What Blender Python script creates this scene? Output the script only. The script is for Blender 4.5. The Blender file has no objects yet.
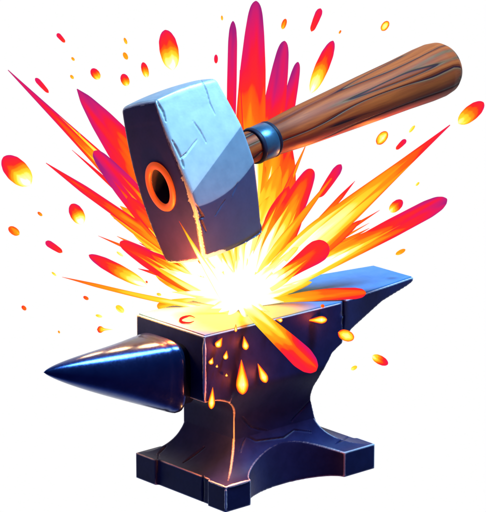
import bpy, bmesh, math, random
import numpy as np
from mathutils import Vector, Matrix

random.seed(7); rng = np.random.default_rng(7)
K = 0.00125                 # metres per design unit
D = 3000.0                  # camera distance, design units
PHI = math.radians(15.0); TH = math.radians(41.2)
FW = np.array([0, math.cos(PHI), -math.sin(PHI)])
UP = np.array([0, math.sin(PHI), math.cos(PHI)])
RT = np.array([1.0, 0, 0])
TGT = -((255.8-243)*RT - (473.0-256)*UP)      # anvil's foot centre is the world origin
CAM = TGT - FW*D
sc = bpy.context.scene
COL = sc.collection

def P(px, py, w=0.0):                         # a point of the place, design units
    s = 1 + w/D
    return TGT + (px-243)*RT*s - (py-256)*UP*s + FW*w
LX = np.array([math.cos(TH), math.sin(TH), 0]); SX = np.array([-math.sin(TH), math.cos(TH), 0]); ZX = np.array([0, 0, 1.0])
def on_plane(px, py, axis, c):                # where a line of sight meets an anvil plane
    p0 = CAM; d = P(px, py, 0)-CAM
    t = (c - p0@axis)/(d@axis)
    return p0+d*t
def pix(Pw):
    r = Pw-CAM; w = r@FW
    return np.stack([243+(r@RT)*D/w, 256-(r@UP)*D/w], -1)

def lin(c):
    return tuple(((x/255)/12.92 if x/255 <= .04045 else ((x/255+.055)/1.055)**2.4) for x in c)

# ------------------------------------------------------------------ objects
def link(o, parent=None):
    COL.objects.link(o)
    if parent is not None: o.parent = parent
    return o
def empty(name, label, cat, matrix, group=None):
    o = bpy.data.objects.new(name, None); link(o)
    o.empty_display_size = .02
    o.matrix_world = matrix
    o['label'] = label; o['category'] = cat
    if group: o['group'] = group
    return o
def tag(o, label, cat, group=None):
    o['label'] = label; o['category'] = cat
    if group: o['group'] = group
    return o
def mesh_obj(name, V, F, m, parent=None, smooth=True):
    me = bpy.data.meshes.new(name)
    me.from_pydata([tuple(float(x)*K for x in v) for v in V], [], [tuple(int(i) for i in f) for f in F])
    me.validate(); me.update()
    if smooth: me.shade_smooth()
    if m: me.materials.append(m)
    o = bpy.data.objects.new(name, me); link(o, parent)
    return o
def fix_normals(o):
    bm = bmesh.new(); bm.from_mesh(o.data)
    bmesh.ops.recalc_face_normals(bm, faces=bm.faces[:]); bm.to_mesh(o.data); bm.free()
def bake(o):                                   # apply the modifiers
    dg = bpy.context.evaluated_depsgraph_get()
    me = bpy.data.meshes.new_from_object(o.evaluated_get(dg))
    old = o.data; o.modifiers.clear(); o.data = me
    me.name = o.name
    bpy.data.meshes.remove(old)
    if len(me.materials) == 0: pass
def remesh(o, vox, smooth=4, fac=.5):
    fix_normals(o)
    m = o.modifiers.new('r', 'REMESH'); m.mode = 'VOXEL'; m.voxel_size = vox*K; m.use_smooth_shade = True
    s = o.modifiers.new('s', 'SMOOTH'); s.factor = fac; s.iterations = smooth
    mats = list(o.data.materials)
    bake(o)
    o.data.materials.clear()
    for x in mats: o.data.materials.append(x)
    o.data.shade_smooth()
def co_of(o):
    a = np.empty(len(o.data.vertices)*3, np.float32); o.data.vertices.foreach_get('co', a); return a.reshape(-1, 3).astype(float)/K
def no_of(o):
    a = np.empty(len(o.data.vertices)*3, np.float32); o.data.vertices.foreach_get('normal', a); return a.reshape(-1, 3).astype(float)
def set_co(o, A):
    o.data.vertices.foreach_set('co', (A*K).astype(np.float32).ravel()); o.data.update()

def loft(rings, close=True):                   # rings of equal count -> verts, faces with caps
    V = [v for r in rings for v in r]; n = len(rings[0]); F = []
    for i in range(len(rings)-1):
        for j in range(n):
            k = (j+1) % n
            F.append((i*n+j, i*n+k, (i+1)*n+k, (i+1)*n+j))
    if close:
        F.append(tuple(range(n))[::-1]); F.append(tuple((len(rings)-1)*n+j for j in range(n)))
    return V, F

# ------------------------------------------------------------------ materials
def new_mat(name):
    m = bpy.data.materials.new(name); m.use_nodes = True
    nt = m.node_tree; nt.nodes.clear()
    out = nt.nodes.new('ShaderNodeOutputMaterial')
    return m, nt, out
def N(nt, t, **kw):
    n = nt.nodes.new(t)
    for k, v in kw.items():
        if k.startswith('i_'):
            key = k[2:].replace('_', ' ')
            n.inputs[int(key) if key.isdigit() else key].default_value = v
        else: setattr(n, k, v)
    return n
def ramp(nt, stops, interp='LINEAR'):
    r = nt.nodes.new('ShaderNodeValToRGB'); e = r.color_ramp.elements; r.color_ramp.interpolation = interp
    while len(e) > 1: e.remove(e[-1])
    e[0].position = stops[0][0]; e[0].color = (*stops[0][1], 1)
    for p, c in stops[1:]:
        x = e.new(p); x.color = (*c, 1)
    return r

def iron(name, base, base2, rough=.4, metallic=.6, edge_light=(.55, .6, .7), edge_light_lo=.53, edge_light_hi=.6, spec=.3, bump=.15, mot=60, wn=.012):
    m, nt, out = new_mat(name); L = nt.links.new
    b = N(nt, 'ShaderNodeBsdfPrincipled'); L(b.outputs[0], out.inputs[0])
    tc = N(nt, 'ShaderNodeTexCoord')
    n1 = N(nt, 'ShaderNodeTexNoise', i_Scale=mot, i_Detail=5.0, i_Roughness=.6); L(tc.outputs['Object'], n1.inputs['Vector'])
    n2 = N(nt, 'ShaderNodeTexNoise', i_Scale=mot*6, i_Detail=4.0); L(tc.outputs['Object'], n2.inputs['Vector'])
    r = ramp(nt, [(.32, base), (.68, base2)]); L(n1.outputs['Fac'], r.inputs[0])
    g = N(nt, 'ShaderNodeNewGeometry')
    ad = N(nt, 'ShaderNodeMath', operation='MULTIPLY_ADD'); L(n2.outputs['Fac'], ad.inputs[0]); ad.inputs[1].default_value = wn; L(g.outputs['Pointiness'], ad.inputs[2])
    sub = N(nt, 'ShaderNodeMath', operation='SUBTRACT', i_1=wn/2); L(ad.outputs[0], sub.inputs[0])
    mr = N(nt, 'ShaderNodeMapRange', i_1=edge_light_lo, i_2=edge_light_hi); L(sub.outputs[0], mr.inputs[0])
    ck = N(nt, 'ShaderNodeAttribute', attribute_name='crack'); om = N(nt, 'ShaderNodeMath', operation='SUBTRACT', i_0=1.0); L(ck.outputs['Fac'], om.inputs[1])
    wm = N(nt, 'ShaderNodeMath', operation='MULTIPLY'); L(mr.outputs[0], wm.inputs[0]); L(om.outputs[0], wm.inputs[1])
    mx = N(nt, 'ShaderNodeMix', data_type='RGBA'); L(wm.outputs[0], mx.inputs[0]); L(r.outputs[0], mx.inputs[6]); mx.inputs[7].default_value = (*edge_light, 1)  # edge highlights painted as a paler colour where the mesh is pointed
    L(mx.outputs[2], b.inputs['Base Color'])
    b.inputs['Metallic'].default_value = metallic
    b.inputs['Specular IOR Level'].default_value = spec
    rr = N(nt, 'ShaderNodeMapRange', i_3=rough-.08, i_4=rough+.12); L(n2.outputs['Fac'], rr.inputs[0]); L(rr.outputs[0], b.inputs['Roughness'])
    bp = N(nt, 'ShaderNodeBump', i_Strength=bump, i_Distance=.0006); L(n2.outputs['Fac'], bp.inputs['Height']); L(bp.outputs[0], b.inputs['Normal'])
    return m

def fire(name, strength=1.0, noise_amp=.25, hot_or_firelit=1.25):
    m, nt, out = new_mat(name); L = nt.links.new
    em = N(nt, 'ShaderNodeEmission'); L(em.outputs[0], out.inputs[0])
    at = N(nt, 'ShaderNodeAttribute', attribute_name='fire_value')
    uv = N(nt, 'ShaderNodeUVMap', uv_map='flow')
    no = N(nt, 'ShaderNodeTexNoise', i_Scale=1.0, i_Detail=1.5, i_Roughness=.45); L(uv.outputs[0], no.inputs['Vector'])
    ma = N(nt, 'ShaderNodeMath', operation='SUBTRACT', i_1=.5); L(no.outputs['Fac'], ma.inputs[0])
    mu = N(nt, 'ShaderNodeMath', operation='MULTIPLY_ADD'); L(ma.outputs[0], mu.inputs[0]); mu.inputs[1].default_value = noise_amp*2; L(at.outputs['Fac'], mu.inputs[2])
    st = [(0, (255, 255, 250)), (.10, (255, 255, 235)), (.13, (255, 250, 165)), (.23, (255, 243, 110)), (.26, (255, 226, 55)), (.36, (255, 205, 40)),
          (.39, (255, 168, 28)), (.50, (255, 140, 24)), (.53, (255, 106, 24)), (.62, (255, 84, 26)), (.65, (255, 46, 40)), (.78, (252, 32, 62)), (.84, (240, 28, 92)), (.93, (205, 34, 115)), (1.0, (168, 34, 122))]
    r = ramp(nt, [(p, lin(c)) for p, c in st]); L(mu.outputs[0], r.inputs[0])
    L(r.outputs[0], em.inputs['Color'])
    mr = N(nt, 'ShaderNodeMapRange', i_1=0.0, i_2=.3, i_3=hot_or_firelit, i_4=strength); L(mu.outputs[0], mr.inputs[0]); L(mr.outputs[0], em.inputs['Strength'])
    return m

def wood():
    m, nt, out = new_mat('wood'); L = nt.links.new
    b = N(nt, 'ShaderNodeBsdfPrincipled'); L(b.outputs[0], out.inputs[0])
    tc = N(nt, 'ShaderNodeTexCoord')
    mp = N(nt, 'ShaderNodeMapping'); mp.inputs['Scale'].default_value = (.075, 1, 1); L(tc.outputs['Object'], mp.inputs[0])
    n = N(nt, 'ShaderNodeTexNoise', i_Scale=42.0, i_Detail=1.0, i_Roughness=.35, i_Distortion=.25); L(mp.outputs[0], n.inputs['Vector'])
    mm = N(nt, 'ShaderNodeMath', operation='MULTIPLY', i_1=4.4); L(n.outputs['Fac'], mm.inputs[0])
    fr = N(nt, 'ShaderNodeMath', operation='FRACT'); L(mm.outputs[0], fr.inputs[0])
    dark, mid, light = (.034, .004, .007), (.27, .034, .007), (.48, .082, .013)
    r = ramp(nt, [(0, dark), (.045, dark), (.12, mid), (.55, light), (.85, (.34, .05, .011)), (.97, (.2, .075, .03)), (1, dark)]); L(fr.outputs[0], r.inputs[0])
    mp2 = N(nt, 'ShaderNodeMapping'); mp2.inputs['Scale'].default_value = (.03, 1, 1); L(tc.outputs['Object'], mp2.inputs[0])
    n2 = N(nt, 'ShaderNodeTexNoise', i_Scale=420.0, i_Detail=3.0); L(mp2.outputs[0], n2.inputs['Vector'])
    r2 = ramp(nt, [(.3, (.72, .68, .66)), (.6, (1, 1, 1))]); L(n2.outputs['Fac'], r2.inputs[0])
    mx = N(nt, 'ShaderNodeMix', data_type='RGBA', blend_type='MULTIPLY', i_0=.8); L(r.outputs[0], mx.inputs[6]); L(r2.outputs[0], mx.inputs[7])
    L(mx.outputs[2], b.inputs['Base Color'])
    b.inputs['Roughness'].default_value = .58; b.inputs['Specular IOR Level'].default_value = .2
    rb = ramp(nt, [(0, (0, 0, 0)), (.09, (0, 0, 0)), (.2, (1, 1, 1)), (.95, (1, 1, 1)), (1, (0, 0, 0))]); L(fr.outputs[0], rb.inputs[0])
    bp = N(nt, 'ShaderNodeBump', i_Strength=.6, i_Distance=.0012); L(rb.outputs[0], bp.inputs['Height']); L(bp.outputs[0], b.inputs['Normal'])
    return m

def hot_or_firelit(name, c, s):  # emission stands in for firelight falling on the metal
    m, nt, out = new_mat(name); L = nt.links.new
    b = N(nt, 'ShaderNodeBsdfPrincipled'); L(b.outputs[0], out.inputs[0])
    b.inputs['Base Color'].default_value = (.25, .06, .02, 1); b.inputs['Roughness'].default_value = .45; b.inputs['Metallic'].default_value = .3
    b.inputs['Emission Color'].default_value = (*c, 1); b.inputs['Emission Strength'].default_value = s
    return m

M_BODY = iron('dark_anvil_iron', (.007, .012, .078), (.011, .019, .108), rough=.45, metallic=.0, spec=.18, edge_light_lo=.511, edge_light_hi=.545)
M_FOOT = iron('edge_lit_foot_iron', (.010, .015, .080), (.016, .024, .112), rough=.45, metallic=.0, spec=.18, edge_light_lo=.509, edge_light_hi=.535)
M_HORN = iron('polished_horn_steel', (.024, .05, .18), (.036, .072, .23), rough=.2, metallic=.85, edge_light_lo=.9, edge_light_hi=1.0, bump=.04)
M_FACE = iron('bright_anvil_face', (.055, .19, .43), (.075, .22, .48), rough=.6, metallic=0, spec=.04, edge_light_lo=5., edge_light_hi=6., bump=.08)
def painted_firelight(m):
    # firelight painted into the face colour: straw near the strike, through rose to blue
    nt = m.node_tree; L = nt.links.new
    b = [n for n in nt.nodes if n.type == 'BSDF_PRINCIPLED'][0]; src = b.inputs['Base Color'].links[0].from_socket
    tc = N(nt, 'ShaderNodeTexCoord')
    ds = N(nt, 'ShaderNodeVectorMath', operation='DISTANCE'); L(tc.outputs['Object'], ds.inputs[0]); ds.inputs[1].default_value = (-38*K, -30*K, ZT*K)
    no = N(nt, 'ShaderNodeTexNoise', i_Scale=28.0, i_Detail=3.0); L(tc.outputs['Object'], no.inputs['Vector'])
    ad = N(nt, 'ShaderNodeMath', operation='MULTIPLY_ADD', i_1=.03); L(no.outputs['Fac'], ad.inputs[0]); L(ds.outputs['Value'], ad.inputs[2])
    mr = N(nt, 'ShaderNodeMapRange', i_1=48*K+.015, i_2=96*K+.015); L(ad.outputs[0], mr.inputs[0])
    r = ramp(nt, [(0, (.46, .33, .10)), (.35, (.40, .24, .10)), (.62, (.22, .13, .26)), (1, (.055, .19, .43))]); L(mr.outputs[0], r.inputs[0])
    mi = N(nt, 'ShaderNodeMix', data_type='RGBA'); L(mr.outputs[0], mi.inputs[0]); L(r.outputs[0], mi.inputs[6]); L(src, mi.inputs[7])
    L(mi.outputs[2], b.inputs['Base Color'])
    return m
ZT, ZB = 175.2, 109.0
painted_firelight(M_FACE)
M_HEAD = iron('hammer_steel', (.24, .29, .36), (.33, .38, .45), rough=.5, metallic=.15, edge_light=(.85, .88, .9), bump=.12)
M_CHEEK = iron('shaded_cheek_steel', (.014, .013, .095), (.019, .017, .12), rough=.42, metallic=.2, spec=.3, edge_light_lo=.509, edge_light_hi=.535)  # shade of the side faces is put into this darker colour
M_EDGE = iron('edge_highlight_steel', (.62, .66, .72), (.75, .78, .82), rough=.35, metallic=.3, edge_light=(.8, .85, .9))  # pale bevel colour standing in for edge highlights
def reflection_band_steel():
    # reflection bands painted over three flats: bright, grey, dark blue at the striking end
    m = iron('reflection_banded_hammer_steel', (.42, .47, .52), (.52, .57, .61), rough=.48, metallic=.15, edge_light=(.85, .88, .9), bump=.12)
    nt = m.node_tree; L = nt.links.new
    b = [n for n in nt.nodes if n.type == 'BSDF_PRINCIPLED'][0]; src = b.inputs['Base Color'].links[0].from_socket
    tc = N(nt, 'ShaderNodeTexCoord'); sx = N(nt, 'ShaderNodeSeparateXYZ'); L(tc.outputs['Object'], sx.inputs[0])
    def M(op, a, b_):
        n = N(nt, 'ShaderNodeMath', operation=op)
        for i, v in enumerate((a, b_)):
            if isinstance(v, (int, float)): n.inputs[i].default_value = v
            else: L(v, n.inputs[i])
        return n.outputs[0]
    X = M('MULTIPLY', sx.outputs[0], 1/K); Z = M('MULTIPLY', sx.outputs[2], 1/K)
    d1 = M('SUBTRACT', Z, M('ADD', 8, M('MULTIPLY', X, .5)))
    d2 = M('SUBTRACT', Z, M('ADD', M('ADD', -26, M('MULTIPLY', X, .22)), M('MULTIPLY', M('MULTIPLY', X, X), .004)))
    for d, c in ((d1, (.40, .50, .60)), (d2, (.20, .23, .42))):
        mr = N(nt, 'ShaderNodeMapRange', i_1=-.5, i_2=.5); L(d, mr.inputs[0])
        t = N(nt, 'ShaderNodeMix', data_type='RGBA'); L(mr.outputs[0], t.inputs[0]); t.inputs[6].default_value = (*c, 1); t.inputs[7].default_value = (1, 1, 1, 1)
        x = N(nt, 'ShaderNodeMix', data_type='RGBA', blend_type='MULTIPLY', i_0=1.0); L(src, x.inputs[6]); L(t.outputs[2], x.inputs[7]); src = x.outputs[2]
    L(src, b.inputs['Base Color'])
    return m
M_REFL_BANDS = reflection_band_steel()
M_DARK = iron('eye_dark', (.02, .02, .04), (.03, .03, .05), rough=.6, metallic=0)
M_COLLAR = iron('collar_steel', (.04, .11, .19), (.06, .15, .24), rough=.3, metallic=.5, bump=.05, edge_light_lo=5., edge_light_hi=6.)
M_BAND = iron('collar_band', (.012, .012, .03), (.018, .018, .04), rough=.5, metallic=0, spec=.15, edge_light_lo=5., edge_light_hi=6.)
M_WOOD = wood()
M_FIRE = fire('flame')
M_SPARK = fire('spark_glow', strength=1.0, noise_amp=.14, hot_or_firelit=1.6)
M_RIM_LIT = hot_or_firelit('firelit_rim', (1.0, .10, .008), .55)

def spline(pts, n):
    pts = np.array(pts, float)
    if len(pts) == 2: return pts[0]+(pts[1]-pts[0])*np.linspace(0, 1, n)[:, None]
    d = np.concatenate([[0], np.cumsum(np.linalg.norm(np.diff(pts, axis=0), axis=1))]); tt = np.linspace(0, d[-1], n)
    m = np.gradient(pts, d, axis=0); out = []
    for t in tt:
        i = min(len(d)-2, int(np.searchsorted(d, t, 'right')-1)); h = d[i+1]-d[i]; u = (t-d[i])/h
        out.append((2*u**3-3*u*u+1)*pts[i]+(u**3-2*u*u+u)*h*m[i]+(-2*u**3+3*u*u)*pts[i+1]+(u**3-u*u)*h*m[i+1])
    return np.array(out)

# ------------------------------------------------------------------ anvil
ANV = Matrix.Rotation(TH, 4, 'Z')
anvil = empty('anvil', 'dark navy iron anvil with polished horn and flared foot under the fire burst', 'anvil', ANV)

ZT, ZB = 175.2, 109.0
zb = np.array([20, 32, 46, 60, 79, 94, 108, 125.7, 143.5, 160.8, 168.5, 171, ZT]); bb = np.array([72, 60, 50, 44.5, 39, 40, 44, 56, 88, 136, 181, 188, 188.])
def right_l(z): return float(np.interp(z, zb, bb))
def left_l(z):
    if z >= ZB: return -110.6
    if z <= 80: return -62.0
    return -62 - 48.6*(1-math.sqrt(max(0, 1-((z-80)/29)**2)))
def sm(x): x = min(1, max(0, x)); return x*x*(3-2*x)
def half_s(l, z):
    h = 51.0
    if l > 71: h = 48.3 - (48.3-29.5)*((l-71)/(188-71))
    lo = 38.0
    f = sm((z-78)/(116-78)) if l > -75 else sm((z-78)/(109-78))
    return lo + (h-lo)*f
def us(a, b):
    n = 90; u = np.linspace(0, 1, n)
    l = a+(b-a)*u
    for x in (70.4, 71.4):                    # the step at the heel
        if a < x < b: l[np.argmin(abs(l-x))] = x
    return np.sort(l)
zs = list(np.linspace(50, 80, 16)) + list(80+29*np.sin(np.linspace(0.05, math.pi/2, 26))) + list(np.linspace(110, ZT, 46))
rings = []
for z in zs:
    ls = us(left_l(z), right_l(z))
    rings.append([(l, -half_s(l, z), z) for l in ls] + [(l, half_s(l, z), z) for l in ls[::-1]])
V, F = loft(rings)
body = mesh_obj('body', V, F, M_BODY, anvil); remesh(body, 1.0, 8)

# the foot: a plate with hollowed sides whose top climbs to the waist
def ind_f(l):
    x = (l+4.5)/61.5
    return 25*(1-x*x)**.55 if abs(x) < 1 else 0
def ind_l(s):
    return 3.0 if -41 < s < 37 else 0
nu, nv = 220, 150
U = np.linspace(0, 1, nu); W = np.linspace(0, 1, nv)
V = []
for u in U:
    for v in W:
        l0 = -99+198*u; s0 = -68.4+136.8*v
        s = (1-v)*(-68.4+ind_f(l0)) + v*(68.4-ind_f(l0))
        l = (1-u)*(-99+ind_l(s0)) + u*(99-ind_l(s0))
        d = max((l-41.2)/57.8, (-60.2-l)/38.8, (abs(s)-36.2)/32.2, 0)
        V.append((l, s, 26.2+47*(1-math.sqrt(max(0, 1-(1-min(1, d))**2)))))
F = [(i*nv+j, (i+1)*nv+j, (i+1)*nv+j+1, i*nv+j+1) for i in range(nu-1) for j in range(nv-1)]
edge = [i*nv for i in range(nu)] + [(nu-1)*nv+j for j in range(1, nv)] + [i*nv+nv-1 for i in range(nu-2, -1, -1)] + [j for j in range(nv-2, 0, -1)]
n0 = len(V)
V += [(V[e][0], V[e][1], 0.0) for e in edge]
for k in range(len(edge)):
    q = (k+1) % len(edge)
    F.append((edge[k], n0+k, n0+q, edge[q]))
F.append(tuple(n0+k for k in range(len(edge))))
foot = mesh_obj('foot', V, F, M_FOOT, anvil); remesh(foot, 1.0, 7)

# the horn
rings = []
def horn_ring(l, r, z, p):
    out = []
    for k in range(72):
        a = 2*math.pi*k/72; c, s = math.cos(a), math.sin(a)
        q = (abs(c)**p+abs(s)**p)**(-1/p)
        out.append((l, r*q*c, z+r*q*s))
    return out
for l, r in ((-105, 31.0), (-119, 31.0), (-119.5, 34.0), (-120.3, 35.3), (-121.5, 36.0), (-124, 36.2)): rings.append(horn_ring(l, r, 130, 4.2))
nT = 70
for i in range(nT+1):
    t = i/nT; t = 1-(1-t)**1.5
    r = 36.2*(1-t)**.72 if t < .999 else .5
    if .055 < t < .066: r -= .5
    rings.append(horn_ring(-125-138*t, max(r, .6), 130+29*t, 2+2.2*(1-t)**4))
V, F = loft(rings); horn = mesh_obj('horn', V, F, M_HORN, anvil); fix_normals(horn)

# bright working face let into the top
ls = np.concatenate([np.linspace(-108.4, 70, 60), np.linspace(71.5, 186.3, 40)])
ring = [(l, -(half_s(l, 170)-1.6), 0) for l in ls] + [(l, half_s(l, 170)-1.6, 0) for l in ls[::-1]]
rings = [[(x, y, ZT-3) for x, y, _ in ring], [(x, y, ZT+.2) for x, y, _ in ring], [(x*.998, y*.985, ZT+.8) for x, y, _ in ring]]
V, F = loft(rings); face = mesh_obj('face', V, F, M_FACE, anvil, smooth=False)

# cracks: grooves pressed into the iron along drawn lines
def groove(o, mw, lines, width=1.2, depth=2.2, dark=None):
    A = co_of(o); Nn = no_of(o)
    R = np.array(mw.to_3x3()); T = np.array(mw.translation)/K
    Wd = A@R.T+T; Nw = Nn@R.T
    px = pix(Wd); vis = (Nw@FW) < -.02
    best = np.full(len(A), 9e9); dep = np.zeros(len(A))
    for ln in lines:
        for kk, ((x0, y0), (x1, y1)) in enumerate(zip(ln[:-1], ln[1:])):
            a = np.array([x0, y0], float); b = np.array([x1, y1], float)-a
            t = np.clip(((px-a)@b)/(b@b), 0, 1)
            d = np.linalg.norm(px-(a+t[:, None]*b), axis=1)
            u = (kk+t)/(len(ln)-1)
            best = np.minimum(best, d/(.3+.9*np.sin(np.pi*np.clip(u, .02, .98))))
    f = np.clip(1-best/width, 0, 1)*vis
    A -= Nn*(f*depth)[:, None]
    set_co(o, A)
    if dark is not None:
        at = o.data.attributes.new('crack', 'FLOAT', 'POINT'); at.data.foreach_set('value', (np.clip(1.6-best/4.5, 0, 1)*vis).astype(np.float32))
        o.data.materials.append(dark); k = len(o.data.materials)-1; inn = f > .35
        for p in o.data.polygons:
            if all(inn[v] for v in p.vertices): p.material_index = k
groove(body, ANV, [[(343, 299), (343.5, 318), (343, 334)],
                   [(241, 417), (251, 427), (271, 433)], [(311, 400), (300, 412), (291, 421)]], 1.1, 1.3, M_DARK)
groove(foot, ANV, [[(232, 432), (246, 436), (256, 441), (284, 437.5), (294, 430), (312, 432)],
                   [(246, 436), (240, 452)], [(158, 454), (157, 482)], [(203, 476), (203, 503)], [(158, 454), (166, 446)],
                   [(183, 463), (205, 447)], [(336, 444), (350, 436)]], 1.1, 1.3, M_DARK)

# ------------------------------------------------------------------ hammer
A_ = np.array([.299, .944, .140]); H_ = np.array([.714, -.318, .624])
A_ /= np.linalg.norm(A_); H_ -= A_*(A_@H_); H_ /= np.linalg.norm(H_); N_ = np.cross(A_, H_)
def dirw(v): return v[0]*RT - v[1]*UP + v[2]*FW
HX, HY, HZ = dirw(H_), dirw(-N_), dirw(-A_)
HC = P(193.6, 170.8, -38)
HM = Matrix(((HX[0], HY[0], HZ[0], HC[0]*K), (HX[1], HY[1], HZ[1], HC[1]*K), (HX[2], HY[2], HZ[2], HC[2]*K), (0, 0, 0, 1)))
hammer = empty('hammer', 'sledge hammer with chipped blue steel head and brown wooden handle above the anvil', 'hammer', HM)

def cube_grid(n):
    V = []; F = []; idx = {}
    g = [math.sin((i/n-.5)*math.pi)*.55+(2*i/n-1)*.45 for i in range(n+1)]
    def vid(p):
        k = tuple(round(x, 5) for x in p)
        if k not in idx: idx[k] = len(V); V.append(p)
        return idx[k]
    for ax in range(3):
        for sg in (-1, 1):
            for i in range(n):
                for j in range(n):
                    q = []
                    for a, b in ((i, j), (i+1, j), (i+1, j+1), (i, j+1)):
                        p = [0, 0, 0]; p[ax] = sg; p[(ax+1) % 3] = g[a]; p[(ax+2) % 3] = g[b]; q.append(vid(tuple(p)))
                    F.append(tuple(q if sg > 0 else q[::-1]))
    return np.array(V), F
Vc, Fc = cube_grid(90)
hd = np.array([40.5, 33.0, 80.0]); r = 4.2
Q = Vc*hd; q = np.clip(Q, -(hd-r), hd-r); dd = Q-q; dd /= np.maximum(np.linalg.norm(dd, axis=1), 1e-9)[:, None]
# points in the middle of a face keep their own normal
Vh = q+dd*r
a = Vh[:, 2]/80.0
bul = 1-a**2
Vh[:, 0] *= 1+.11*bul-.04*a
Vh[:, 1] *= 1+np.where(Vh[:, 1] < 0, .04, .15)*bul-.04*a
rr = (Vh[:, 0]/40)**2+(Vh[:, 1]/33)**2
Vh[:, 2] += np.sign(Vh[:, 2])*np.where(abs(Vh[:, 2]) > 60, 4.5*np.clip(1-rr/2, 0, 1), 0)
# flats shaped to step the shading, broad face towards the viewer: three planes meeting in slanting ridges
x = Vh[:, 0]; z = Vh[:, 2]; fr = np.clip((-Vh[:, 1]-24)/8, 0, 1)
d1 = z-(8+.50*x); d2 = z-(-26+.22*x+.004*x*x)
dep = np.where(d1 > 0, .16*d1, 0) + np.where(d2 < 0, -.28*d2, 0)
Vh[:, 1] += fr*(dep-7.5)
head = mesh_obj('head', Vh, Fc, M_HEAD, hammer)
# the eye, cut right into the head
cut = mesh_obj('cutter', *loft([[(xx, 13.0*math.cos(t), 18.0*math.sin(t)-2) for t in np.linspace(0, 2*math.pi, 48, endpoint=False)] for xx in (-70, -12)]), M_DARK, hammer)
fix_normals(cut); fix_normals(head)
bo = head.modifiers.new('b', 'BOOLEAN'); bo.operation = 'DIFFERENCE'; bo.object = cut; bo.solver = 'EXACT'
bpy.context.view_layer.update()
bake(head); bpy.data.objects.remove(cut)
remesh(head, .9, 3)
head.data.materials.clear(); head.data.materials.append(M_HEAD); head.data.materials.append(M_DARK); head.data.materials.append(M_CHEEK); head.data.materials.append(M_EDGE); head.data.materials.append(M_REFL_BANDS)
me = head.data
for p in me.polygons:
    c = p.center/K
    nz_ = .5*(2.0*math.sin(c.z*.31+1)+1.3*math.sin(c.z*.83)+.8*math.sin(c.z*1.9+c.y*.3))
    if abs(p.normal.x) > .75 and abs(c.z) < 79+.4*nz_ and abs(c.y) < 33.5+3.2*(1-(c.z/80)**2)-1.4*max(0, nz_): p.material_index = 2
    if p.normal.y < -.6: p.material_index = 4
    if max(abs(x) for x in p.normal) < .87 and p.normal.x < 0 and c.x < 20: p.material_index = 3
    if c.x > -44.5 and c.x < 0 and (c.y/14.1)**2+((c.z+2)/19.1)**2 < 1 and abs(c.y) < 20: p.material_index = 1
def ring_tube(name, cx, ry, rz, cz, tube, m, parent, squash=.6):
    rings = []
    for i in range(64):
        t = 2*math.pi*i/64; c, s = math.cos(t), math.sin(t)
        rings.append([(cx+tube*squash*math.sin(b), (ry+tube*math.cos(b))*c, cz+(rz+tube*math.cos(b))*s) for b in np.linspace(0, 2*math.pi, 14, endpoint=False)])
    V, F = loft(rings+[rings[0]], close=False)
    o = mesh_obj(name, V, F, m, parent); 
    bm = bmesh.new(); bm.from_mesh(o.data); bmesh.ops.remove_doubles(bm, verts=bm.verts[:], dist=1e-6); bmesh.ops.recalc_face_normals(bm, faces=bm.faces[:]); bm.to_mesh(o.data); bm.free()
    return o
rim = ring_tube('eye_rim', -45.6, 16.6, 21.6, -2, 3.9, M_RIM_LIT, head, .55)

groove(head, HM, [[(201, 80), (206, 90), (210, 104), (216, 116)], [(184, 157), (192, 146), (197, 139)], [(193, 121), (200, 131), (207, 144)],
                  [(215, 216), (225, 200)], [(232, 196), (238, 182)]], .9, 1.3)
groove(head, HM, [[(157, 101), (163, 112), (166, 122)], [(172, 140), (176, 147), (181, 158), (186, 153)], [(181, 158), (184, 168)], [(196, 205), (203, 217), (200, 219), (206, 232)]], 1.4, 2.0)

def edge_strip(name, pts, rad, parent, n=90, wob=.12):  # pale strips laid along edges as painted highlights
    q = spline(pts, n); T = np.gradient(q, axis=0); T /= np.linalg.norm(T, axis=1)[:, None]
    ph = rng.uniform(0, 6, 4); rings = []
    for i in range(n):
        sd = np.cross(T[i], [.31, .52, .79]); sd /= np.linalg.norm(sd); up = np.cross(sd, T[i])
        u = i/(n-1)*np.linalg.norm(np.diff(q, axis=0), axis=1).sum()
        r_ = rad*(1+wob*(.5*math.sin(u*.21+ph[0])+.35*math.sin(u*.57+ph[1])+.3*math.sin(u*1.3+ph[2])))*min(1, .25+6*min(i, n-1-i)/n)
        rings.append([q[i]+sd*r_*math.cos(t)+up*r_*math.sin(t) for t in np.linspace(0, 2*math.pi, 10, endpoint=False)])
    V, F = loft(rings); o = mesh_obj(name, V, F, M_EDGE, parent); fix_normals(o); return o
edge_strip('edge_highlight', [[-110.0, -50.4, ZB+3], [-110.0, -50.4, ZT-2]], 1.7, body)
edge_strip('edge_highlight', [[-98.2, -67.6, 2], [-98.2, -67.6, 25]], 1.3, foot)
edge_strip('edge_highlight', [[-98, -67.6, 25.4], [-68, -67.8, 25.4]], 1.5, foot)
edge_strip('edge_highlight', [[-98.2, -67, 25.4], [-98.2, -43, 25.4]], 1.2, foot)

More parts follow.
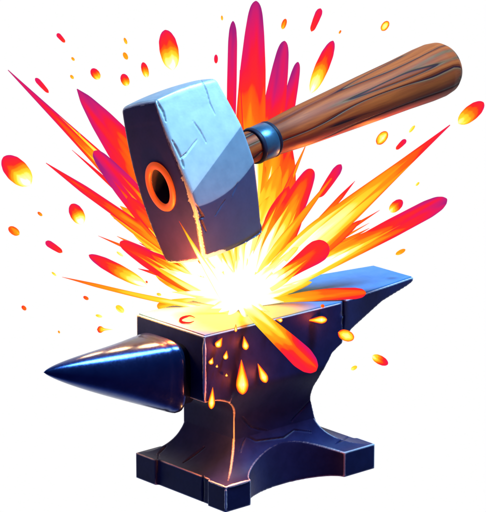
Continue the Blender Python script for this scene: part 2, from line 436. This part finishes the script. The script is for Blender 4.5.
# handle
def tube_x(name, prof, m, parent, ey=1.0, ez=1.0, n=64):
    rings = [[(xx, r*ey*math.cos(t), r*ez*math.sin(t)) for t in np.linspace(0, 2*math.pi, n, endpoint=False)] for xx, r in prof]
    V, F = loft(rings); o = mesh_obj(name, V, F, m, parent); fix_normals(o); return o
hp = [(30, 14.5), (52, 15.6), (80, 17), (110, 18.8), (150, 22), (200, 24.2), (250, 26.6), (300, 28.6), (335, 30.6), (352, 30.8), (363, 29.2), (369, 25.5), (372, 20), (373.5, 10), (374, 2)]
xs = np.concatenate([np.linspace(30, 350, 90), np.linspace(352, 374, 30)])
hx = np.array([p[0] for p in hp]); hr = np.array([p[1] for p in hp])
prof = [(xx, float(np.interp(xx, hx, hr))) for xx in xs]
handle = tube_x('handle', prof, M_WOOD, hammer, 1.0, .96)
ferr = tube_x('ferrule', [(84, 14), (84, 18.6), (85, 19.2), (101, 19.8), (102, 19.4), (102, 14)], M_COLLAR, hammer, 1.0, .96)
for x0, x1 in ((80, 84.2), (101.8, 106)):
    tube_x('ferrule_band', [(x0, 14), (x0, 18.6), (x0+.6, 19.1), (x1-.6, 19.9), (x1, 19.5), (x1, 14)], M_BAND, ferr, 1.0, .96)

# ------------------------------------------------------------------ fire
C0 = on_plane(240, 299, ZX, ZT+4)
WC = float((C0-CAM)@FW-D)                       # its depth
SEED = [0]
def flame_geo(path, prof, heat, origin, edge=.1, thick=.55, n=44, na=16, flow=22.0):
    """a tapering tongue along path (world points); prof (t, half width); heat (t, value)"""
    pts = spline(path, 201); _x = np.linspace(0, 1, 201); _t = 1-(1-np.linspace(0, 1, n))**1.7
    pts = np.stack([np.interp(_t, _x, pts[:, k]) for k in range(3)], 1); T = np.gradient(pts, axis=0); T /= np.linalg.norm(T, axis=1)[:, None]
    tt = 1-(1-np.linspace(0, 1, n))**1.7; w = np.interp(tt, [p[0] for p in prof], [p[1] for p in prof])
    for _ in range(1): w[1:-1] = (w[:-2]+2*w[1:-1]+w[2:])/4
    ht = np.interp(tt, [h[0] for h in heat], [h[1] for h in heat])
    V, q, uv = [], [], []; seed = SEED[0]*7.13; SEED[0] += 1
    Lg = np.linalg.norm(np.diff(pts, axis=0), axis=1).sum()
    for i in range(n):
        side = np.cross(T[i], FW); side /= np.linalg.norm(side); nrm = np.cross(side, T[i])
        for k in range(na):
            a = 2*math.pi*k/na; c, s = math.cos(a), math.sin(a)
            V.append(pts[i]+side*w[i]*c+nrm*w[i]*thick*s-origin)
            q.append(ht[i]+edge*(abs(c)**2.2-.3)); uv.append((tt[i]*Lg/flow/4.5+seed, c*w[i]/flow*2.6+seed*.37))
    F = []
    for i in range(n-1):
        for k in range(na):
            F.append((i*na+k, i*na+(k+1) % na, (i+1)*na+(k+1) % na, (i+1)*na+k))
    F.append(tuple(range(na))[::-1]); F.append(tuple((n-1)*na+k for k in range(na)))
    return V, F, q, uv
def flame_mesh(name, path, prof, heat, m, origin, parent=None, extra=(), **kw):
    V, F, q, uv = flame_geo(path, prof, heat, origin, **kw)
    for e in extra:
        v2, f2, q2, u2 = flame_geo(*e[:3], origin, **e[3])
        F = F+[tuple(i+len(V) for i in f) for f in f2]; V = V+v2; q = q+q2; uv = uv+u2
    o = mesh_obj(name, V, F, m, parent); fix_normals(o)
    me = o.data
    at = me.attributes.new('fire_value', 'FLOAT', 'POINT'); at.data.foreach_set('value', np.array(q, np.float32))
    ul = me.uv_layers.new(name='flow'); vi = np.empty(len(me.loops), np.int32); me.loops.foreach_get('vertex_index', vi)
    ul.data.foreach_set('uv', np.array(uv, np.float32)[vi].ravel())
    return o

burst = empty('fire_burst', 'fire burst of yellow, orange and red flame tongues where hammer meets anvil', 'fire', Matrix.Translation(Vector([float(x)*K for x in C0])))
def tongue(tip, w, half, shape, h0, h1, base=None, bw=None, mid=None, edge=.12, hm=None, wb=None, thick=.55, flow=22.0, inner=True, collect=None):
    """tip (px, py) at depth w; half = greatest half width; shape finger / spike / blob / streak"""
    b = (240, 298) if base is None else base
    wb_ = WC if wb is None else wb
    path = [P(b[0], b[1], wb_)]
    for mpt in (mid or []): path.append(P(*mpt))
    path.append(P(tip[0], tip[1], w))
    pr = {'finger': [(0, .25), (.2, .66), (.4, .95), (.55, 1), (.75, .86), (.88, .66), (.95, .5), (.98, .36), (.993, .22), (1, .03)],
          'wide':   [(0, .3), (.25, .75), (.5, 1), (.7, .9), (.85, .6), (.95, .3), (1, .02)],
          'spike':  [(0, .4), (.2, .85), (.33, 1), (.5, .78), (.75, .38), (1, .03)],
          'dart':   [(0, .8), (.15, 1), (.4, .85), (.7, .45), (1, .02)],
          'blob':   [(0, .25), (.3, .45), (.6, .72), (.8, .98), (.88, 1), (.95, .78), (.985, .45), (1, .05)],
          'comet': [(0, .12), (.25, .3), (.5, .58), (.72, .86), (.88, 1), (.95, .8), (.985, .48), (1, .05)],
          'rod':    [(0, .7), (.3, .8), (.7, 1), (.9, .95), (.96, .75), (.99, .4), (1, .05)],
          'thin':   [(0, .8), (.4, 1), (.8, .7), (1, .05)]}[shape]
    heat = [(0, h0), (1, h1)] if hm is None else [(0, h0), *hm, (1, h1)]
    if collect is not None:
        collect.append((path, [(t, r*half) for t, r in pr], heat, dict(edge=edge, thick=thick, flow=flow))); return
    extra = []
    if half >= 6.5 and shape in ('finger', 'wide', 'spike', 'rod', 'blob') and inner:
        a0, a1 = path[0], path[-1]; ax = (a1-a0)/np.linalg.norm(a1-a0); sd = np.cross(ax, FW); sd /= np.linalg.norm(sd)
        full = spline(path, 61); ht = lambda u: float(np.interp(u, [h[0] for h in heat], [h[1] for h in heat]))
        for k in range(3 if half > 10 else 2):          # brighter licks running up inside the tongue
            off = (k-(1 if half > 10 else .5))*.62+float(rng.uniform(-.15, .15)); u1 = float(rng.uniform(.55, .86)); i0, i1 = int(60*.12), int(60*u1)
            wl = half*float(rng.uniform(.22, .34))
            q0 = full[i0]+sd*off*half*.45-FW*half*thick*.75; q1 = full[i1]+sd*off*half*.55-FW*half*thick*.98
            qm = (full[i0]+full[i1])/2 + ((full[(i0+i1)//2])-(full[i0]+full[i1])/2)+sd*off*half*.75-FW*half*thick*1.0
            dh = float(rng.uniform(.14, .24))
            extra.append(([q0, qm, q1], [(0, .5*wl), (.3, wl), (.6, .7*wl), (1, .05)], [(0, max(.03, ht(.12)-dh)), (.5, max(.05, ht(u1*.5)-dh)), (1, max(.08, ht(u1)-dh*.8))], dict(edge=.05, thick=.3, n=30, na=10, flow=flow)))
    return flame_mesh('flame_tongue', path, [(t, r*half) for t, r in pr], heat, M_FIRE, C0, burst, extra=extra, edge=edge, thick=thick, flow=flow)

# back layer, red and magenta tipped
tongue((8, 70), 30, 12, 'spike', .05, .98, hm=[(.35, .22), (.55, .42), (.72, .66)], edge=.2, flow=18)
tongue((46, 163), 20, 6, 'thin', .1, .80, hm=[(.5, .5), (.7, .68)], edge=.22, flow=14)
tongue((77, 89), 50, 19, 'wide', .1, .98, hm=[(.45, .38), (.62, .58), (.8, .80)], edge=.12)
tongue((94, 151), -4, 13, 'finger', .15, .95, base=(215, 292), hm=[(.4, .42), (.6, .64), (.8, .84)], edge=.1)
tongue((104, 118), 46, 13, 'wide', .1, .75, base=(236, 290), hm=[(.5, .42)])
tongue((127, 197), -22, 9, 'finger', .1, .78, base=(215, 285), hm=[(.4, .36), (.65, .6)], edge=.2)
tongue((120, 242), -8, 10, 'finger', .1, .72, base=(225, 305), hm=[(.4, .42), (.6, .62)], edge=.22)
tongue((140, 251), -14, 7, 'finger', .1, .74, base=(210, 285), hm=[(.4, .4), (.65, .66)], edge=.2)
tongue((62, 277), -100, 2.6, 'thin', .2, .55, base=(225, 312), mid=[(150, 298, -70)], edge=.12)
tongue((233, 21), 150, 5, 'rod', .2, .98, base=(229, 240), hm=[(.5, .75)], edge=.05)
tongue((256, 1), 190, 15.5, 'finger', .1, 1.0, base=(243, 290), hm=[(.4, .36), (.6, .58), (.72, .74), (.88, .86)], edge=.06, flow=30)
tongue((284.5, 41), 210, 13, 'finger', .1, 1.0, base=(246, 290), hm=[(.4, .36), (.6, .58), (.72, .74), (.88, .86)], edge=.06, flow=30)
tongue((298, 62), 230, 9, 'finger', .1, .96, base=(250, 280), hm=[(.4, .40), (.6, .66), (.75, .82)], edge=.06, flow=30)
tongue((272, 98), 190, 24, 'wide', .1, .82, base=(246, 290), hm=[(.5, .44), (.7, .66)], edge=.04, flow=30)
tongue((288, 140), 130, 24, 'wide', .1, .72, base=(246, 292), hm=[(.4, .30), (.7, .52)], edge=.1)
tongue((262, 60), 170, 9, 'spike', .1, .8, base=(246, 280), hm=[(.4, .36), (.7, .6)], edge=.08, inner=False)
tongue((276, 76), 170, 8, 'spike', .1, .8, base=(248, 280), hm=[(.4, .36), (.7, .6)], edge=.08, inner=False)
tongue((240, 70), 120, 8, 'spike', .1, .8, base=(240, 270), hm=[(.4, .4), (.7, .62)], edge=.08, inner=False)
tongue((110, 128), 30, 8, 'spike', .1, .72, hm=[(.4, .36), (.7, .58)], edge=.08, inner=False)
tongue((72, 150), 6, 6, 'spike', .1, .74, hm=[(.4, .36), (.7, .58)], edge=.12, inner=False)
tongue((289, 186), 30, 12, 'wide', .1, .74, base=(250, 285), hm=[(.5, .46)], edge=.1)
tongue((312, 169), 24, 13, 'finger', .1, .80, base=(252, 288), hm=[(.4, .34), (.62, .56), (.8, .68)], edge=.15)
tongue((300, 216), 12, 10, 'finger', .1, .72, base=(255, 285), hm=[(.5, .46), (.8, .64)], edge=.12)
tongue((355, 181), 10, 3.2, 'thin', .15, .72, base=(285, 260), hm=[(.6, .5)], edge=.1)
tongue((450, 125), 20, 15, 'spike', .08, .80, base=(250, 294), hm=[(.25, .22), (.45, .40), (.72, .54), (.88, .66)], edge=.16, flow=34)
tongue((361, 220), 4, 6, 'wide', .2, .74, base=(290, 275), hm=[(.5, .5)], edge=.1)
tongue((328, 244), -62, 11, 'blob', .1, .72, base=(252, 297), hm=[(.4, .38), (.6, .58), (.7, .66)], edge=.12)
tongue((447, 199), -10, 9.5, 'rod', .0, .90, base=(256, 300), hm=[(.25, .12), (.45, .32), (.62, .54), (.75, .72)], edge=.16, flow=16)
tongue((366, 293), -34, 6.0, 'rod', .15, .70, base=(262, 304), mid=[(320, 295, -36)], hm=[(.4, .42), (.6, .6)], edge=.1)
tongue((157, 306), -14, 8, 'finger', .1, .5, base=(225, 306), hm=[(.6, .3)], edge=.08)
tongue((300, 300), -20, 8, 'wide', .1, .45, base=(250, 302), edge=.1)
# the comet that shoots over the front edge
tongue((316, 371), -104, 11.2, 'comet', .0, .75, base=(244, 303), mid=[(258, 317, -128), (290, 346, -118)], hm=[(.3, .06), (.55, .22), (.68, .40), (.75, .6), (.79, .72)], edge=.12, thick=.7, flow=20)
# the thin white shaft in front of the hammer
tongue((179, 221), -98, 4.0, 'dart', .0, .55, base=(228, 305), wb=-80, hm=[(.6, .14), (.85, .3)], edge=.12)
# thin ragged darts between the big tongues
for k in range(34):
    ang = math.radians(float(rng.uniform(18, 166))); ln = float(rng.uniform(95, 165)); ln *= 1.0 if ang > 1.9 or ang < 1.1 else 1.15
    tx, ty = 240+ln*math.cos(ang), 296-ln*math.sin(ang)
    beh = 30+ln*.55 if 205 < tx < 330 else 16
    tongue((tx, ty), beh*float(rng.uniform(.7, 1.1)), float(rng.uniform(3.5, 6.5)), 'spike', .1, float(rng.uniform(.55, .8)), base=(240+20*math.cos(ang), 296-20*math.sin(ang)), hm=[(.5, float(rng.uniform(.3, .5)))], edge=.12, inner=False)
# yellow middle layer
for tx, ty, w, hf, h1 in ((108, 176, 14, 8, .46), (120, 206, 12, 9, .42), (132, 232, 10, 9, .38), (142, 262, 2, 8, .32), (110, 214, 10, 6, .56), (116, 186, 26, 13, .36), (140, 214, 8, 12, .34), (150, 250, -6, 11, .32), (156, 276, -10, 11, .30),
                          (170, 236, 6, 13, .30), (246, 116, 130, 15, .46), (266, 122, 130, 14, .46), (280, 166, 60, 14, .44), (270, 196, 22, 15, .34), (292, 204, 16, 11, .42),
                          (284, 226, 8, 13, .34), (300, 240, 2, 11, .40), (316, 232, -2, 11, .44), (338, 222, -4, 12, .40), (330, 258, -12, 9, .42), (300, 262, -14, 10, .33), (352, 246, -16, 5, .36),
                          (186, 262, 6, 15, .24), (214, 262, 10, 16, .2), (240, 250, 8, 15, .22), (262, 240, 2, 14, .26), (256, 214, 12, 15, .30), (312, 282, -22, 7, .34)):
    tongue((tx, ty), w, hf, 'wide', .04, h1, edge=.1, hm=[(.55, h1*.55)])
# white heart of the strike
heart = []
for tx, ty, w, hf in ((160, 268, -30, 10), (176, 250, -34, 8), (190, 300, -40, 11), (172, 292, -34, 7), (200, 268, -36, 11), (222, 258, -38, 10), (238, 252, -36, 8), (262, 238, -36, 8), (252, 262, -38, 11),
                      (276, 262, -38, 10), (288, 252, -36, 6), (296, 270, -36, 8), (300, 284, -40, 9), (312, 276, -38, 5), (284, 302, -48, 9), (206, 312, -62, 9), (226, 322, -92, 6), (246, 322, -98, 6), (214, 318, -80, 6), (270, 312, -74, 7)):
    tongue((tx, ty), w, hf*.85, 'dart', -.1, .15, edge=.03, wb=WC-14, thick=.7, collect=heart)
flame_mesh('flash_star', heart[0][0], heart[0][1], heart[0][2], M_FIRE, C0, burst, extra=heart[1:], **heart[0][3])
Vs, Fs = cube_grid(14); Vs = Vs/np.linalg.norm(Vs, axis=1)[:, None]*np.array([21, 20, 12])
mc = fire('white_heat', 2.0, .0, 2.0)
core = mesh_obj('core', Vs+np.array([0, 0, 7.0]), Fs, mc, burst)
core.data.attributes.new('fire_value', 'FLOAT', 'POINT')

# ------------------------------------------------------------------ flying sparks
def spark(px, py, ln, wd, style, label, w=None, ang=None, name='spark', group='sparks flying from the strike', m=None):
    c = np.array([px, py], float); o2 = np.array([240, 298.0])
    d = (c-o2)/np.linalg.norm(c-o2)
    if ang is not None: d = np.array([math.cos(math.radians(ang)), -math.sin(math.radians(ang))])
    if w is None: w = float(rng.uniform(-70, 50))
    c0, c1 = c-d*ln/2, c+d*ln/2
    tilt = float(rng.uniform(-.15, .25))*ln
    path = [P(c0[0], c0[1], w-tilt/2), P(c1[0], c1[1], w+tilt/2)]
    oval = [(0, .05), (.03, .34), (.1, .6), (.25, .88), (.5, 1), (.75, .88), (.9, .6), (.97, .34), (1, .05)]
    drop = [(0, .03), (.1, .22), (.35, .58), (.6, .92), (.75, 1), (.88, .82), (.95, .55), (.985, .3), (1, .05)]
    rod = [(0, .05), (.04, .5), (.15, .75), (.5, .95), (.8, 1), (.92, .75), (.97, .45), (1, .05)]
    tail = [(0, .02), (.5, .3), (.62, .55), (.7, .9), (.82, 1), (.92, .8), (1, .05)]
    S = {'red': (oval, [(0, .70), (1, .84)], .05), 'streak': (rod, [(0, .66), (1, .88)], .06), 'fire': (oval, [(0, .16), (.3, .36), (.55, .60), (.75, .74), (1, .86)], .16),
         'comet': (oval, [(0, .05), (.25, .2), (.45, .42), (.6, .66), (1, .86)], .22), 'amber': (oval, [(0, .34), (1, .46)], .05), 'pale': (oval, [(0, .2), (1, .3)], .03),
         'ringed': (oval, [(0, .55), (.2, .34), (.5, .26), (.8, .38), (1, .66)], .42), 'orange': (oval, [(0, .38), (1, .62)], .14), 'tail': (tail, [(0, .16), (.6, .3), (.75, .4), (.9, .66), (1, .7)], .25),
         'drop': (drop, [(0, .60), (.4, .38), (.7, .24), (.9, .42), (1, .68)], .52), 'ember': (oval, [(0, .5), (1, .66)], .1)}[style]
    org = (path[0]+path[1])/2
    o = flame_mesh(name, path, [(t, r*wd/2) for t, r in S[0]], S[1], m or M_SPARK, org, None, edge=S[2], thick=.8, n=30, na=14, flow=max(5, wd*.8))
    o.location = [float(x)*K for x in org]
    return tag(o, label, 'spark', group)

SP = [
 (17, 171, 39, 23, 'comet', 'largest fat red and yellow spark at the far left edge', 134),
 (169, 50, 41, 19, 'comet', 'big red drop-shaped spark with yellow base above the hammer head', 101),
 (77, 214, 23, 14, 'comet', 'orange and red oval spark between the two thin left flame streaks and the hammer', 120),
 (61, 38, 12, 4.5, 'streak', 'small crimson sliver highest at upper left', 132),
 (73, 59, 4.5, 2.6, 'amber', 'tiny amber speck below the highest crimson sliver', 130),
 (72, 77, 5, 3, 'amber', 'tiny amber speck left of the red spark with yellow core', 130),
 (95.5, 74, 13, 8.5, 'fire', 'small red spark with yellow core above the magenta flame tip', 126),
 (42, 85.5, 20, 5, 'streak', 'thin red sliver just right of the longest left flame spike', 132),
 (79, 134, 4, 2, 'amber', 'tiny amber speck left of the broad magenta tipped flame', 130),
 (40, 214, 6, 3, 'orange', 'tiny orange speck right of the curled orange spark at far left', 140),
 (14, 231, 13, 8, 'orange', 'curled orange spark with red rim low at the far left', 145),
 (54, 247, 20, 6.5, 'streak', 'crimson oval sliver left of the detached red flame streak', 147),
 (145, 70, 16, 7, 'fire', 'narrow red spark above the hammer head, right of the round one', 106),
 (125, 80, 13, 8.5, 'fire', 'rounded red spark with yellow heart just above the hammer corner', 112),
 (125.5, 56, 8, 4.5, 'amber', 'amber speck above the rounded red spark near the hammer corner', 118),
 (125.5, 41, 7, 3, 'amber', 'upper amber sliver of the two over the hammer corner', 112),
 (216, 59, 9, 4, 'red', 'small upright pink spark beside the thin upright flame', 90),
 (222, 18, 5, 2.2, 'amber', 'tiny amber sliver left of the tallest flame tip', 96),
 (284, 24, 11, 5, 'orange', 'pale orange oval spark right of the tallest flame tip', 72),
 (316, 20, 25, 7, 'streak', 'slim crimson spark highest to the right of the flames', 68),
 (322, 67, 57, 14, 'comet', 'long red spark with yellow tail right above the wooden handle', 67),
 (340, 32, 4, 2, 'orange', 'tiny orange speck right of the long red spark over the handle', 60),
 (385, 26, 11.5, 7, 'ringed', 'red rimmed yellow spark high above the handle', 55),
 (471, 113, 33, 15, 'fire', 'large pink spark with orange base below the handle end at right', 40),
 (382, 138, 16, 9.5, 'ringed', 'yellow oval spark with orange rim below the handle', 52),
 (412, 129, 9, 3, 'pale', 'pale yellow sliver under the thick end of the handle', 50),
 (401, 144.5, 14, 5, 'streak', 'small red sliver beside the yellow oval spark below the handle', 45),
 (396, 206, 17, 10, 'fire', 'orange red oval spark between the two long right flames', 42),
 (417.5, 184, 5, 2.4, 'pale', 'tiny yellow speck between the two long right flames', 45),
 (400.5, 252, 11, 4.5, 'amber', 'amber sliver above the flat heel of the anvil', 28),
 (380, 360, 18, 9, 'fire', 'red spark with orange top falling in the open right of the anvil', -28),
 (354, 368, 7, 4, 'pale', 'pale yellow speck left of the red spark right of the anvil', 30),
 (24, 308, 6, 4, 'ember', 'tiny red ember lowest on the left edge beside the horn tip', 135),
 (86, 298, 6, 3.6, 'ember', 'tiny red ember under the thin curved flame at left', 150),
 (54, 274, 6, 2.2, 'pale', 'pale yellow speck at the outer end of the thin curved flame', 140),
 (120, 309, 10, 6, 'pale', 'pale yellow oval spark just above the anvil horn', 140),
 (99, 316, 7, 3, 'pale', 'small pale yellow sliver left of the yellow oval above the horn', 165),
 (105, 329.5, 16, 7, 'tail', 'red tipped comet spark with pale tail close above the horn', 180),
 (59, 332, 3, 2, 'amber', 'tiny amber speck far left above the horn tip', 120),
 (146.7, 282, 2.6, 2, 'ember', 'tiny red dot at the inner end of the detached red streak', 120),
 (159, 294.5, 5, 3, 'pale', 'tiny pale yellow speck between left flames and anvil top', 160),
 (120, 254, 8, 2.4, 'pale', 'pale yellow sliver between detached red streak and the flames', 145),
]
for px, py, ln, wd, st, lb, an in SP:
    spark(px, py, ln, wd, st, lb, ang=an)
spark(118, 270.5, 66, 13, 'comet', 'long detached red flame streak with yellow inner end at lower left', w=-20, ang=152, name='flame_streak', group='detached flame streaks')
spark(330, 181, 40, 9, 'streak', 'detached crimson flame streak below the handle at right', w=10, ang=56, name='flame_streak', group='detached flame streaks')
DG = 'molten drops on the anvil front'
M_DROP = fire('molten_glow', strength=1.1, noise_amp=.05, hot_or_firelit=1.2)
DR = [
 (219.5, 342.5, 11, 7, 'drop', 'rounded molten drop nearest the top left corner of the anvil front', -120),
 (245, 343, 14, 6.5, 'drop', 'molten teardrop right below the strike on the anvil front', -80),
 (226, 355, 9, 5, 'drop', 'small molten drop between the rounded drop and the big teardrop', -100),
 (211.5, 361, 7.5, 5, 'drop', 'small molten drop beside the front corner edge of the anvil', -110),
 (217, 366, 3.2, 2.6, 'drop', 'tiny molten dot below the small drop at the corner edge', -100),
 (226.5, 375, 3.2, 2.8, 'drop', 'tiny molten dot left of the biggest teardrop', -90),
 (242, 377, 35, 12, 'drop', 'biggest molten teardrop running down the anvil front', -88),
 (262, 373, 21, 8, 'drop', 'tilted molten teardrop right of the biggest one', -66),
 (212, 398, 22, 6.5, 'drop', 'long molten drip at the lower corner of the anvil block', -94),
 (235.8, 328, 8, 3, 'drop', 'short molten drip hanging from the top front edge', -90),
 (271, 321.5, 7, 4, 'drop', 'left of two small molten blobs beside the red comet', 10),
 (279, 320, 7, 4.5, 'drop', 'right of two small molten blobs beside the red comet', -10),
 (317, 320, 20, 7.5, 'drop', 'sideways molten teardrop pointing left near the heel step', 2),
 (322.5, 306, 4, 3.6, 'ember', 'small red glowing dot under the top edge near the heel', 0),
]
for px, py, ln, wd, st, lb, an in DR:
    p = on_plane(px, py, SX, -51.0); w = float((p-CAM)@FW-D)-2.0-wd*.35
    spark(px, py, ln, wd, st, lb, w=w, ang=an, name='molten_drop', group=DG, m=M_DROP)
spark(346, 335.5, 17, 11, 'ringed', 'yellow oval ember with red rim hanging off the underside of the heel', w=-80, ang=-22, m=M_DROP)
# the curled ember lying on the face
pts = [on_plane(x, y, ZX, ZT+2.0) for x, y in ((195, 317.6), (190, 315.8), (184, 317), (180.5, 319.6), (183, 322.3), (189, 322.8), (194, 321.2))]
org = pts[3]
o = flame_mesh('curled_ember', [p for p in pts], [(0, .3), (.3, 1.1), (.6, 1.4), (1, .3)], [(0, .62), (1, .68)], M_SPARK, org, None, edge=.05, thick=.8, n=40)
o.location = [float(x)*K for x in org]
tag(o, 'curled red ember lying on the bright face of the anvil', 'ember')

# ------------------------------------------------------------------ light
def lamp(name, kind, loc, energy, color, size=None, target=None):
    l = bpy.data.lights.new(name, kind); l.energy = energy; l.color = color
    o = bpy.data.objects.new(name, l); link(o); o.location = [float(x)*K for x in loc]
    if kind == 'AREA': l.shape = 'DISK'; l.size = size*K
    elif size: l.shadow_soft_size = size*K
    if target is not None:
        d = Vector([float(x) for x in (np.array(target)-np.array(loc))]); o.rotation_euler = d.to_track_quat('-Z', 'Y').to_euler()
    return o
tg = P(230, 200, 0)
kd = .52*RT+1.0*UP-.30*FW
lamp('key_light', 'AREA', tg+kd/np.linalg.norm(kd)*900, 38, (.31, .67, 1.0), 300, tg)
lamp('strike_glow', 'AREA', C0+np.array([-6, -22, 44.0]), .26, (1, .40, .02), 26, C0+np.array([-16, -34, 0.]))
lamp('flame_glow', 'POINT', P(182, 284, -86), 3.6, (1, .13, .008), 7)
lamp('flame_glow', 'POINT', P(236, 268, -112), .55, (1, .14, .01), 7)
lamp('flame_glow', 'POINT', P(322, 176, 95), .5, (1, .22, .02), 8)
lamp('flame_glow', 'POINT', P(384, 150, 150), .35, (1, .22, .02), 8)
for px, py in ((96, 276), (126, 283), (156, 292)): lamp('streak_glow', 'POINT', P(px, py, -112), .5, (1, .45, .10), 10)
lamp('comet_glow', 'POINT', P(300, 372, -160), .12, (1, .16, .03), 6)
for px, py, e in ((242, 384, .09), (262, 376, .05), (222, 350, .05), (212, 402, .05), (318, 320, .05), (246, 345, .04)):
    p = on_plane(px, py, SX, -51.0)-SX*14
    lamp('drop_and_foot_fill', 'POINT', p, e, (1, .12, .02), 3)
lamp('drop_and_foot_fill', 'POINT', P(226, 458, -119), .5, (1, .22, .02), 4)  # added fill for the foot corner, no source sits here

w = bpy.data.worlds.new('World'); sc.world = w; w.use_nodes = True
nt = w.node_tree; L = nt.links.new
bg = nt.nodes['Background']
tc = N(nt, 'ShaderNodeTexCoord')
dt = N(nt, 'ShaderNodeVectorMath', operation='DOT_PRODUCT'); L(tc.outputs['Generated'], dt.inputs[0]); dt.inputs[1].default_value = tuple(FW)
r = ramp(nt, [(0, (.018, .030, .13)), (.55, (.018, .030, .13)), (.68, (.10, .2, .55)), (.80, (1, 1, 1)), (1, (1, 1, 1))])
ma = N(nt, 'ShaderNodeMath', operation='MULTIPLY_ADD', i_1=.5, i_2=.5); L(dt.outputs['Value'], ma.inputs[0]); L(ma.outputs[0], r.inputs[0])
L(r.outputs[0], bg.inputs[0]); bg.inputs[1].default_value = 1.0

# ------------------------------------------------------------------ camera
cam = bpy.data.cameras.new('camera'); co = bpy.data.objects.new('camera', cam); link(co)
co.location = [float(x)*K for x in CAM]
co.rotation_euler = Vector(FW).to_track_quat('-Z', 'Y').to_euler()
cam.sensor_fit = 'HORIZONTAL'; cam.sensor_width = 36; cam.lens = 36*D/486
cam.clip_start = .1; cam.clip_end = 200
sc.camera = co
sc.view_settings.view_transform = 'Standard'; sc.view_settings.look = 'None'; sc.view_settings.exposure = 0; sc.view_settings.gamma = 1
sc.cycles.max_bounces = 6
